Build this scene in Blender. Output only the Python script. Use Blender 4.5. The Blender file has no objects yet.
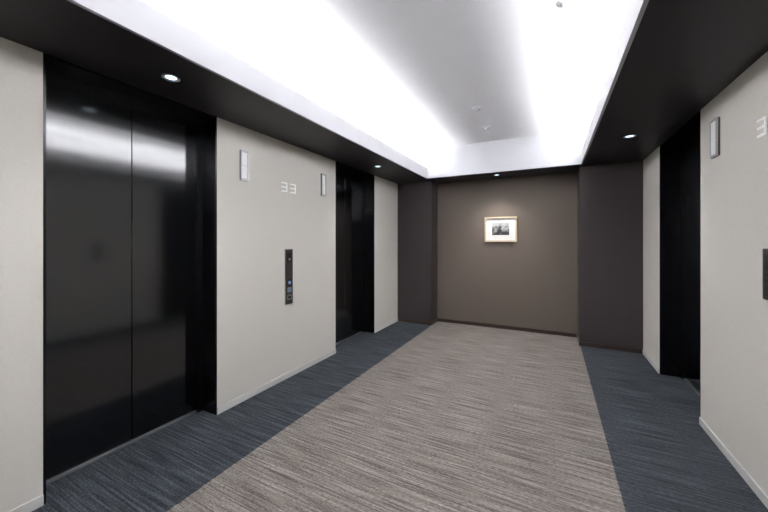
import bpy, bmesh, math
from mathutils import Vector, Matrix

S = bpy.context.scene
try:
    S.view_settings.view_transform = 'Standard'
    S.view_settings.look = 'None'
except Exception:
    pass

# ---------------------------------------------------------------- materials
def mat(name, col, rough=0.6, metal=0.0, emit=None, es=0.0, noise=0.0, nscale=30, bump=0.0, bscale=200, spec=0.5, ior=1.5):
    m = bpy.data.materials.new(name); m.use_nodes = True
    nt = m.node_tree; b = nt.nodes['Principled BSDF']
    b.inputs['Base Color'].default_value = (*col, 1)
    b.inputs['Roughness'].default_value = rough
    b.inputs['Metallic'].default_value = metal
    b.inputs['Specular IOR Level'].default_value = spec
    b.inputs['IOR'].default_value = ior
    tc = nt.nodes.new('ShaderNodeTexCoord')
    if noise > 0:
        n = nt.nodes.new('ShaderNodeTexNoise'); n.inputs['Scale'].default_value = nscale
        n.inputs['Detail'].default_value = 4
        nt.links.new(tc.outputs['Object'], n.inputs['Vector'])
        r = nt.nodes.new('ShaderNodeValToRGB')
        r.color_ramp.elements[0].position = 0.3; r.color_ramp.elements[1].position = 0.7
        r.color_ramp.elements[0].color = (*[c*(1-noise) for c in col], 1)
        r.color_ramp.elements[1].color = (*[min(1, c*(1+noise)) for c in col], 1)
        nt.links.new(n.outputs['Fac'], r.inputs['Fac'])
        nt.links.new(r.outputs['Color'], b.inputs['Base Color'])
    if bump > 0:
        n2 = nt.nodes.new('ShaderNodeTexNoise'); n2.inputs['Scale'].default_value = bscale
        nt.links.new(tc.outputs['Object'], n2.inputs['Vector'])
        bp = nt.nodes.new('ShaderNodeBump'); bp.inputs['Strength'].default_value = bump
        bp.inputs['Distance'].default_value = 0.002
        nt.links.new(n2.outputs['Fac'], bp.inputs['Height'])
        nt.links.new(bp.outputs['Normal'], b.inputs['Normal'])
    if emit:
        b.inputs['Emission Color'].default_value = (*emit, 1)
        b.inputs['Emission Strength'].default_value = es
    return m

def carpet(name, dark, mid, light):
    m = bpy.data.materials.new(name); m.use_nodes = True
    nt = m.node_tree; b = nt.nodes['Principled BSDF']; L = nt.links
    b.inputs['Roughness'].default_value = 0.95
    b.inputs['Specular IOR Level'].default_value = 0.15
    tc = nt.nodes.new('ShaderNodeTexCoord')
    def streak(sx, sy, det):
        mp = nt.nodes.new('ShaderNodeMapping'); mp.inputs['Scale'].default_value = (sx, sy, 1)
        L.new(tc.outputs['Object'], mp.inputs['Vector'])
        n = nt.nodes.new('ShaderNodeTexNoise'); n.inputs['Scale'].default_value = 1
        n.inputs['Detail'].default_value = det; n.inputs['Roughness'].default_value = 0.6
        L.new(mp.outputs['Vector'], n.inputs['Vector'])
        return n.outputs['Fac']
    a = streak(2.4, 84, 2); c = streak(45, 240, 2)
    mx = nt.nodes.new('ShaderNodeMath'); mx.operation = 'MULTIPLY_ADD'
    ad = nt.nodes.new('ShaderNodeMath'); ad.operation = 'MULTIPLY'; ad.inputs[1].default_value = 0.45
    L.new(c, ad.inputs[0]); L.new(a, mx.inputs[0]); L.new(ad.outputs[0], mx.inputs[2])
    mx.inputs[1].default_value = 0.55
    r = nt.nodes.new('ShaderNodeValToRGB')
    r.color_ramp.elements[0].position = 0.37; r.color_ramp.elements[0].color = (*dark, 1)
    r.color_ramp.elements[1].position = 0.63; r.color_ramp.elements[1].color = (*light, 1)
    e = r.color_ramp.elements.new(0.5); e.color = (*mid, 1)
    L.new(mx.outputs[0], r.inputs['Fac']); L.new(r.outputs['Color'], b.inputs['Base Color'])
    bp = nt.nodes.new('ShaderNodeBump'); bp.inputs['Strength'].default_value = 0.25; bp.inputs['Distance'].default_value = 0.003
    L.new(mx.outputs[0], bp.inputs['Height']); L.new(bp.outputs['Normal'], b.inputs['Normal'])
    return m

M_wall = mat('wallcovering_offwhite', (0.70, 0.667, 0.61), 0.7, noise=0.02, nscale=60, bump=0.15, bscale=350, spec=0.3)
M_back = mat('wallcovering_brown', (0.135, 0.109, 0.091), 0.65, noise=0.06, nscale=120, bump=0.3, bscale=300, spec=0.3)
M_pier = mat('wallcovering_dark_brown', (0.048, 0.038, 0.039), 0.6, noise=0.06, nscale=120, bump=0.3, bscale=300, spec=0.3)
M_soff = mat('soffit_dark_paint', (0.022, 0.019, 0.021), 0.5, noise=0.05, nscale=8, spec=0.3)
M_ceil = mat('ceiling_white_paint', (0.77, 0.77, 0.785), 0.8, noise=0.01, nscale=10)
M_lip = mat('cove_lip_dimmed', (0.45, 0.45, 0.465), 0.7, noise=0.01, nscale=10)  # grey put into the white lips and upstands to tone down cove glow
M_base = mat('baseboard_light', (0.62, 0.61, 0.59), 0.45, noise=0.02)
M_based = mat('baseboard_dark_mat', (0.035, 0.022, 0.018), 0.4, noise=0.05)
M_door = mat('door_black_gloss', (0.002, 0.0021, 0.0028), 0.11, spec=0.5, noise=0.02, ior=1.72)
M_jamb = mat('jamb_black', (0.003, 0.0032, 0.004), 0.25, spec=0.4, noise=0.02)
M_steel = mat('brushed_steel', (0.55, 0.55, 0.56), 0.35, metal=1.0, noise=0.05, nscale=80)
M_dsteel = mat('dark_steel', (0.10, 0.095, 0.09), 0.35, metal=0.7, noise=0.05, nscale=80)
M_trim = mat('downlight_trim', (0.5, 0.5, 0.52), 0.4, noise=0.02)
M_dev = mat('ceiling_device_plastic', (0.36, 0.36, 0.37), 0.5, noise=0.02)
M_lamp = mat('lamp_glow', (0.9, 0.9, 0.9), 0.4, emit=(0.6, 0.82, 1.0), es=3.5)
M_led = mat('led_glow', (0.9, 0.9, 0.9), 0.4, emit=(0.9, 0.94, 1.0), es=8)
M_lens = mat('lantern_lens', (0.75, 0.75, 0.74), 0.3, emit=(1, 0.98, 0.95), es=0.15)
M_num = mat('numeral_white', (0.88, 0.88, 0.87), 0.4, emit=(1, 1, 1), es=0.22)
M_btn = mat('button_blue', (0.15, 0.25, 0.45), 0.3, emit=(0.35, 0.6, 1.0), es=0.3)
M_blk = mat('black_plastic', (0.01, 0.01, 0.012), 0.3)
M_gold = mat('frame_pale_gold_wood', (0.50, 0.40, 0.27), 0.4, noise=0.1, nscale=40)
M_mat = mat('picture_mat_board', (0.70, 0.695, 0.68), 0.8, noise=0.01)
M_car = carpet('carpet_taupe', (0.070, 0.060, 0.053), (0.170, 0.150, 0.135), (0.33, 0.298, 0.272))
M_carb = carpet('carpet_slate', (0.014, 0.017, 0.021), (0.041, 0.047, 0.055), (0.097, 0.107, 0.119))

# ---------------------------------------------------------------- helpers
def mesh_obj(name, parts, parent=None, bevel=0.0):
    bm = bmesh.new(); mats = []
    for p in parts:
        x0, x1, y0, y1, z0, z1, m = p
        if m not in mats: mats.append(m)
        r = bmesh.ops.create_cube(bm, size=1.0)
        bmesh.ops.scale(bm, vec=(x1-x0, y1-y0, z1-z0), verts=r['verts'])
        bmesh.ops.translate(bm, vec=((x0+x1)/2, (y0+y1)/2, (z0+z1)/2), verts=r['verts'])
        fs = {f for v in r['verts'] for f in v.link_faces}
        for f in fs: f.material_index = mats.index(m)
    me = bpy.data.meshes.new(name); bm.to_mesh(me); bm.free()
    for m in mats: me.materials.append(m)
    o = bpy.data.objects.new(name, me); S.collection.objects.link(o)
    if bevel > 0:
        b = o.modifiers.new('bevel', 'BEVEL'); b.width = bevel; b.segments = 2; b.limit_method = 'ANGLE'
    if parent: o.parent = parent
    return o

def lathe(bm, prof, cx, cy, cz, mi, seg=40):
    rings = []
    for r, z in prof:
        rings.append([bm.verts.new((cx+r*math.cos(2*math.pi*i/seg), cy+r*math.sin(2*math.pi*i/seg), cz+z)) for i in range(seg)])
    for a, b in zip(rings, rings[1:]):
        for i in range(seg):
            f = bm.faces.new((a[i], a[(i+1) % seg], b[(i+1) % seg], b[i])); f.material_index = mi; f.smooth = True
    return rings

def empty(name, loc):
    e = bpy.data.objects.new(name, None); e.location = loc; e.empty_display_size = 0.1
    S.collection.objects.link(e); return e

# ---------------------------------------------------------------- dimensions
XL, XR = -2.40, 1.01
CL, CR = -1.77, 0.34          # cove / carpet edges
HS, HC = 2.40, 2.86           # soffit, ceiling
YF, YB = -3.2, 5.48           # front wall (behind camera), back wall
YP = 5.17                     # pier faces
YC0, YC1 = -2.6, 4.93         # cove ends
T = 0.45
DOL = [(0.703, 1.712), (3.33, 4.33)]
DOR = [(0.703, 1.712), (3.315, 4.375)]
REC = 0.20

mesh_obj('floor', [(CL, CR, YF, YB, -0.1, 0, M_car),
                   (XL-T, CL, YF, YB, -0.1, 0, M_carb),
                   (CR, XR+T, YF, YB, -0.1, 0, M_carb)])
def side(x0, x1, DO):
    ys = [YF]+[y for d in DO for y in d]+[YB]
    return [(x0, x1, a, b, 0, HS, M_wall) for a, b in zip(ys[0::2], ys[1::2])]
mesh_obj('wall_left', side(XL-T, XL, DOL) + [(XL-T-0.1, XL-T, YF, YB, 0, 3.0, M_jamb)])
mesh_obj('wall_right', side(XR, XR+T, DOR) + [(XR+T, XR+T+0.1, YF, YB, 0, 3.0, M_jamb)])
mesh_obj('wall_back', [(XL-T-0.1, XR+T+0.1, YB, YB+0.15, -0.1, 3.0, M_back)])
mesh_obj('wall_front', [(XL-T-0.1, XR+T+0.1, YF-0.15, YF, -0.1, 3.0, M_wall)])
mesh_obj('wall_pier_left', [(XL, CL-0.01, YP, YB, 0, HS, M_pier)])
YPR = YP-0.10
XRP = XR
mesh_obj('wall_pier_right', [(CR-0.008, XRP, YPR, YB, 0, HS, M_pier)])

LP = 0.17
OW = 0.33
mesh_obj('ceiling', [(XL-T-0.1, XR+T+0.1, YF, YB, HC, HC+0.12, M_ceil),
    (CL-OW-0.05, CL-OW, YC0, YC1, HS+0.03, HC, M_ceil),
    (CR+OW, CR+OW+0.05, YC0, YC1, HS+0.03, HC, M_ceil),
    (CL-OW, CL-0.02, YC0, YC1, HS+0.03, HS+0.04, M_ceil),
    (CR+0.02, CR+OW, YC0, YC1, HS+0.03, HS+0.04, M_ceil),
    (CL-0.02, CL, YC0, YC1, HS, HS+LP, M_lip),
    (CR, CR+0.02, YC0, YC1, HS, HS+LP, M_lip),
    (CL-OW-0.05, CR+OW+0.05, YC1, YC1+0.02, HS+0.03, HC, M_lip),
    (CL-0.02, CR+0.02, YC1, YC1+0.02, HS, HS+0.03, M_lip),
    (CL-OW-0.05, CR+OW+0.05, YC0-0.02, YC0, HS+0.03, HC, M_lip),
    (CL-0.02, CR+0.02, YC0-0.02, YC0, HS, HS+0.03, M_lip)])
mesh_obj('ceiling_soffit', [(XL-T, CL-0.02, YF, YB, HS, HS+0.03, M_soff),
    (CR+0.02, XR+T, YF, YB, HS, HS+0.03, M_soff),
    (CL-0.02, CR+0.02, YC1+0.02, YB, HS, HS+0.03, M_soff),
    (CL-0.02, CR+0.02, YF, YC0-0.02, HS, HS+0.03, M_soff)])

bh, bt = 0.055, 0.008
def segs(DO, yp): return [(YF, DO[0][0]), (DO[0][1], DO[1][0]), (DO[1][1], yp)]
mesh_obj('baseboard_left', [(XL, XL+bt, a, b, 0, bh, M_base) for a, b in segs(DOL, YP)])
mesh_obj('baseboard_right', [(XR-bt, XR, a, b, 0, bh, M_base) for a, b in segs(DOR, YPR)])
mesh_obj('baseboard_back', [
    (CL-0.01, CR-0.008, YB-bt, YB, 0, bh, M_based),
    (XL+bt, CL-0.01, YP-bt, YP, 0, bh, M_based), (CR-0.008, XR-bt, YPR-bt, YPR, 0, bh, M_based),
    (CL-0.01, CL-0.01+bt, YP-bt, YB-bt, 0, bh, M_based), (CR-0.008-bt, CR-0.008, YPR-bt, YB-bt, 0, bh, M_based)])

# ---------------------------------------------------------------- lift doors
def lift(s, xw, y0, y1):
    e = empty('elevator_door', (xw+s*REC, (y0+y1)/2, 0))
    inv = Matrix.Translation(-e.location)
    def add(name, parts, bevel=0.0):
        pp = []
        for (d0, d1, a, b, z0, z1, m) in parts:
            xa, xb = sorted((xw+s*d0, xw+s*d1)); pp.append((xa, xb, a, b, z0, z1, m))
        o = mesh_obj(name, pp, bevel=bevel)
        o.data.transform(inv); o.parent = e
        return o
    ym = (y0+y1)/2
    lt = 0.012
    add('jamb_near', [(0.0, REC+0.04, y0, y0+lt, 0, HS, M_jamb), (REC-0.035, REC+0.04, y0+lt, y0+0.055, 0, HS-0.04, M_jamb)])
    add('jamb_far', [(0.0, REC+0.04, y1-lt, y1, 0, HS, M_jamb), (REC-0.035, REC+0.04, y1-0.055, y1-lt, 0, HS-0.04, M_jamb)])
    add('header', [(0.0, REC+0.04, y0+lt, y1-lt, HS-0.015, HS, M_jamb), (REC-0.035, REC+0.04, y0+lt, y1-lt, HS-0.04, HS-0.015, M_jamb)])
    add('panel_1', [(REC, REC+0.03, y0+0.03, ym-0.002, 0.012, HS-0.03, M_door)], 0.002)
    add('panel_2', [(REC, REC+0.03, ym+0.002, y1-0.03, 0.012, HS-0.03, M_door)], 0.002)
    add('sill', [(REC-0.022, REC+0.04, y0+lt, y1-lt, 0.0, 0.010, M_steel)])
for a, b in DOL: lift(-1, XL, a, b)
for a, b in DOR: lift(1, XR, a, b)

# ---------------------------------------------------------------- wall fittings
def wparts(s, xw, yc, parts, dz=0.0):
    out = []
    for (u0, u1, d0, d1, z0, z1, m) in parts:
        if s < 0: ya, yb = yc+u0, yc+u1; xa, xb = xw+d0, xw+d1
        else: ya, yb = yc-u1, yc-u0; xa, xb = xw-d1, xw-d0
        out.append((xa, xb, ya, yb, z0+dz, z1+dz, m))
    return out

def lantern(s, xw, yc, dz=0, w=0.038):
    z0, z1 = 1.93, 2.19
    P = [(-w, w, 0, 0.010, z0, z1, M_dsteel),
         (-w, -w+0.007, 0.010, 0.022, z0, z1, M_steel), (w-0.007, w, 0.010, 0.022, z0, z1, M_steel),
         (-w+0.007, w-0.007, 0.010, 0.022, z0, z0+0.012, M_steel), (-w+0.007, w-0.007, 0.010, 0.022, z1-0.012, z1, M_steel),
         (-w+0.012, w-0.012, 0.010, 0.018, z0+0.017, (z0+z1)/2-0.002, M_lens),
         (-w+0.012, w-0.012, 0.010, 0.018, (z0+z1)/2+0.002, z1-0.017, M_lens)]
    mesh_obj('elevator_hall_lantern', wparts(s, xw, yc, P, dz))

def digits(s, xw, yc, dz=0):
    P = []
    h, w, t, g = 0.095, 0.080, 0.011, 0.042
    z0 = 1.897
    for off in (-(w+g/2), g/2):
        for z in (z0, z0+h/2-t/2, z0+h-t):
            P.append((off, off+w-t, 0, 0.005, z, z+t, M_num))
        P.append((off+w-t, off+w, 0, 0.005, z0, z0+h, M_num))
    mesh_obj('floor_number_sign', wparts(s, xw, yc, P, dz))

def callpanel(s, xw, yc):
    w, z0, z1 = 0.055, 0.75, 1.32
    P = [(-w, w, 0, 0.006, z0, z1, M_steel), (-w+0.006, w-0.006, 0.006, 0.010, z0+0.006, z1-0.006, M_dsteel),
         (-0.03, 0.03, 0.010, 0.012, 1.18, 1.28, M_blk),
         (-0.012, 0.012, 0.010, 0.014, 1.20, 1.225, M_steel),
         (-0.028, 0.028, 0.010, 0.013, 0.94, 1.01, M_blk),
         (-0.016, 0.016, 0.013, 0.015, 0.96, 0.99, M_btn),
         (-0.028, 0.028, 0.010, 0.014, 0.875, 0.925, M_steel),
         (-0.014, 0.014, 0.014, 0.016, 0.888, 0.912, M_btn),
         (-0.028, 0.028, 0.010, 0.014, 0.80, 0.85, M_steel),
         (-0.018, 0.018, 0.014, 0.016, 0.81, 0.84, M_blk)]
    mesh_obj('elevator_call_panel', wparts(s, xw, yc, P))
def shortpanel(s, xw, yc):
    w, z0, z1 = 0.055, 1.09, 1.36
    P = [(-w, w, 0, 0.006, z0, z1, M_dsteel), (-w+0.006, w-0.006, 0.006, 0.010, z0+0.006, z1-0.006, M_dsteel),
         (-0.03, 0.03, 0.010, 0.012, 1.25, 1.33, M_blk),
         (-0.028, 0.028, 0.010, 0.013, 1.185, 1.23, M_blk), (-0.014, 0.014, 0.013, 0.015, 1.196, 1.22, M_dsteel),
         (-0.028, 0.028, 0.010, 0.013, 1.115, 1.16, M_blk), (-0.014, 0.014, 0.013, 0.015, 1.126, 1.15, M_dsteel)]
    mesh_obj('elevator_call_panel', wparts(s, xw, yc, P))

for y in (1.965, 3.075): lantern(-1, XL, y)
digits(-1, XL, 2.515); callpanel(-1, XL, 2.515)
for y in (1.90, 3.04): lantern(1, XR, y, 0.05, 0.050)
digits(1, XR, 2.435, 0.07); shortpanel(1, XR, 2.42)

# ---------------------------------------------------------------- picture
pc = (-0.727, 1.585); pw, ph, fw = 0.245, 0.20, 0.022
x0, x1, z0, z1 = pc[0]-pw, pc[0]+pw, pc[1]-ph, pc[1]+ph
M_photo = bpy.data.materials.new('landscape_print'); M_photo.use_nodes = True
nt = M_photo.node_tree; b = nt.nodes['Principled BSDF']; b.inputs['Roughness'].default_value = 0.5
tc = nt.nodes.new('ShaderNodeTexCoord'); n = nt.nodes.new('ShaderNodeTexNoise')
n.inputs['Scale'].default_value = 14; n.inputs['Detail'].default_value = 6
nt.links.new(tc.outputs['Object'], n.inputs['Vector'])
sep = nt.nodes.new('ShaderNodeSeparateXYZ'); nt.links.new(tc.outputs['Object'], sep.inputs[0])
mr = nt.nodes.new('ShaderNodeMapRange'); mr.inputs['From Min'].default_value = pc[1]-0.1; mr.inputs['From Max'].default_value = pc[1]+0.11
mr.inputs['To Min'].default_value = -0.22; mr.inputs['To Max'].default_value = 0.22
nt.links.new(sep.outputs['Z'], mr.inputs['Value'])
ad = nt.nodes.new('ShaderNodeMath'); ad.operation = 'ADD'
nt.links.new(n.outputs['Fac'], ad.inputs[0]); nt.links.new(mr.outputs[0], ad.inputs[1])
cr = nt.nodes.new('ShaderNodeValToRGB'); cr.color_ramp.elements[0].position = 0.42; cr.color_ramp.elements[1].position = 0.68
cr.color_ramp.elements[0].color = (0.02, 0.02, 0.022, 1); cr.color_ramp.elements[1].color = (0.42, 0.42, 0.42, 1)
nt.links.new(ad.outputs[0], cr.inputs['Fac']); nt.links.new(cr.outputs['Color'], b.inputs['Base Color'])
mesh_obj('framed_picture', [
    (x0, x1, YB-0.03, YB, z1-fw, z1, M_gold), (x0, x1, YB-0.03, YB, z0, z0+fw, M_gold),
    (x0, x0+fw, YB-0.03, YB, z0+fw, z1-fw, M_gold), (x1-fw, x1, YB-0.03, YB, z0+fw, z1-fw, M_gold),
    (x0+fw, x1-fw, YB-0.012, YB, z0+fw, z1-fw, M_mat),
    (pc[0]-0.13, pc[0]+0.13, YB-0.014, YB-0.012, pc[1]-0.09, pc[1]+0.105, M_photo)])

# ---------------------------------------------------------------- lights
def downlight(x, y, energy, ang=110, blend=0.8, tilt=0.0, col=(0.96, 0.975, 1.0)):
    bm = bmesh.new()
    lathe(bm, [(0.050, 0), (0.050, -0.004), (0.044, -0.007), (0.037, -0.004), (0.030, 0.0)], x, y, HS, 0)
    lathe(bm, [(0.030, -0.0005), (0.02, -0.003), (0.001, -0.004)], x, y, HS, 1)
    me = bpy.data.meshes.new('recessed_downlight'); bm.to_mesh(me); bm.free()
    me.materials.append(M_trim); me.materials.append(M_lamp)
    o = bpy.data.objects.new('recessed_downlight', me); S.collection.objects.link(o)
    l = bpy.data.lights.new('downlight_beam', 'SPOT'); l.energy = energy; l.spot_size = math.radians(ang)
    l.spot_blend = blend; l.shadow_soft_size = 0.03; l.color = col
    lo = bpy.data.objects.new('downlight_beam', l); lo.location = (x, y, HS-0.03)
    lo.rotation_euler = (tilt, 0, 0); S.collection.objects.link(lo); lo.parent = o
for y in (1.17, 3.83, -1.5):
    downlight(-2.07, y, 24); downlight(0.66, y, 24)
downlight(-0.74, 5.15, 85, 115, 1.0, tilt=math.radians(-8), col=(1.0, 0.975, 0.94))

def cove(x, s):
    L = YC1-YC0
    o = mesh_obj('cove_light_strip', [(x-0.08, x+0.08, YC0+0.02, YC1-0.02, HS+0.04, HS+0.065, M_trim),
                                      (x-0.07, x+0.07, YC0+0.03, YC1-0.03, HS+0.065, HS+0.07, M_led)])
    l = bpy.data.lights.new('cove_glow', 'AREA'); l.shape = 'RECTANGLE'
    l.size = 0.15; l.size_y = L-0.1; l.energy = 208; l.color = (0.975, 0.98, 1.0)
    lo = bpy.data.objects.new('cove_glow', l); lo.location = (x, (YC0+YC1)/2, HS+0.095)
    lo.rotation_euler = (0, math.pi, 0)
    S.collection.objects.link(lo); lo.parent = o
cove(CL-0.17, 1); cove(CR+0.17, -1)

def head(name, x, y, r):
    bm = bmesh.new()
    lathe(bm, [(r, 0), (r, -0.006), (r*0.85, -0.011), (r*0.45, -0.012), (r*0.4, -0.025), (r*0.15, -0.028), (0.001, -0.028)], x, y, HC, 0)
    me = bpy.data.meshes.new(name); bm.to_mesh(me); bm.free(); me.materials.append(M_dev)
    o = bpy.data.objects.new(name, me); S.collection.objects.link(o)
head('sprinkler_head', -0.73, 3.64, 0.045)
head('smoke_detector', -0.75, 4.31, 0.055)
head('sprinkler_head', 0.07, 2.27, 0.045)

# ---------------------------------------------------------------- camera
c = bpy.data.cameras.new('camera'); co = bpy.data.objects.new('camera', c); S.collection.objects.link(co)
co.location = (0, 0, 1.4); co.rotation_euler = (math.radians(90), 0, math.radians(27.3))
c.sensor_width = 36; c.lens = 325/768*36; c.shift_y = -15/768
c.clip_start = 0.05
S.camera = co
w = bpy.data.worlds.new('world'); S.world = w; w.use_nodes = True
w.node_tree.nodes['Background'].inputs[0].default_value = (0.02, 0.02, 0.02, 1)
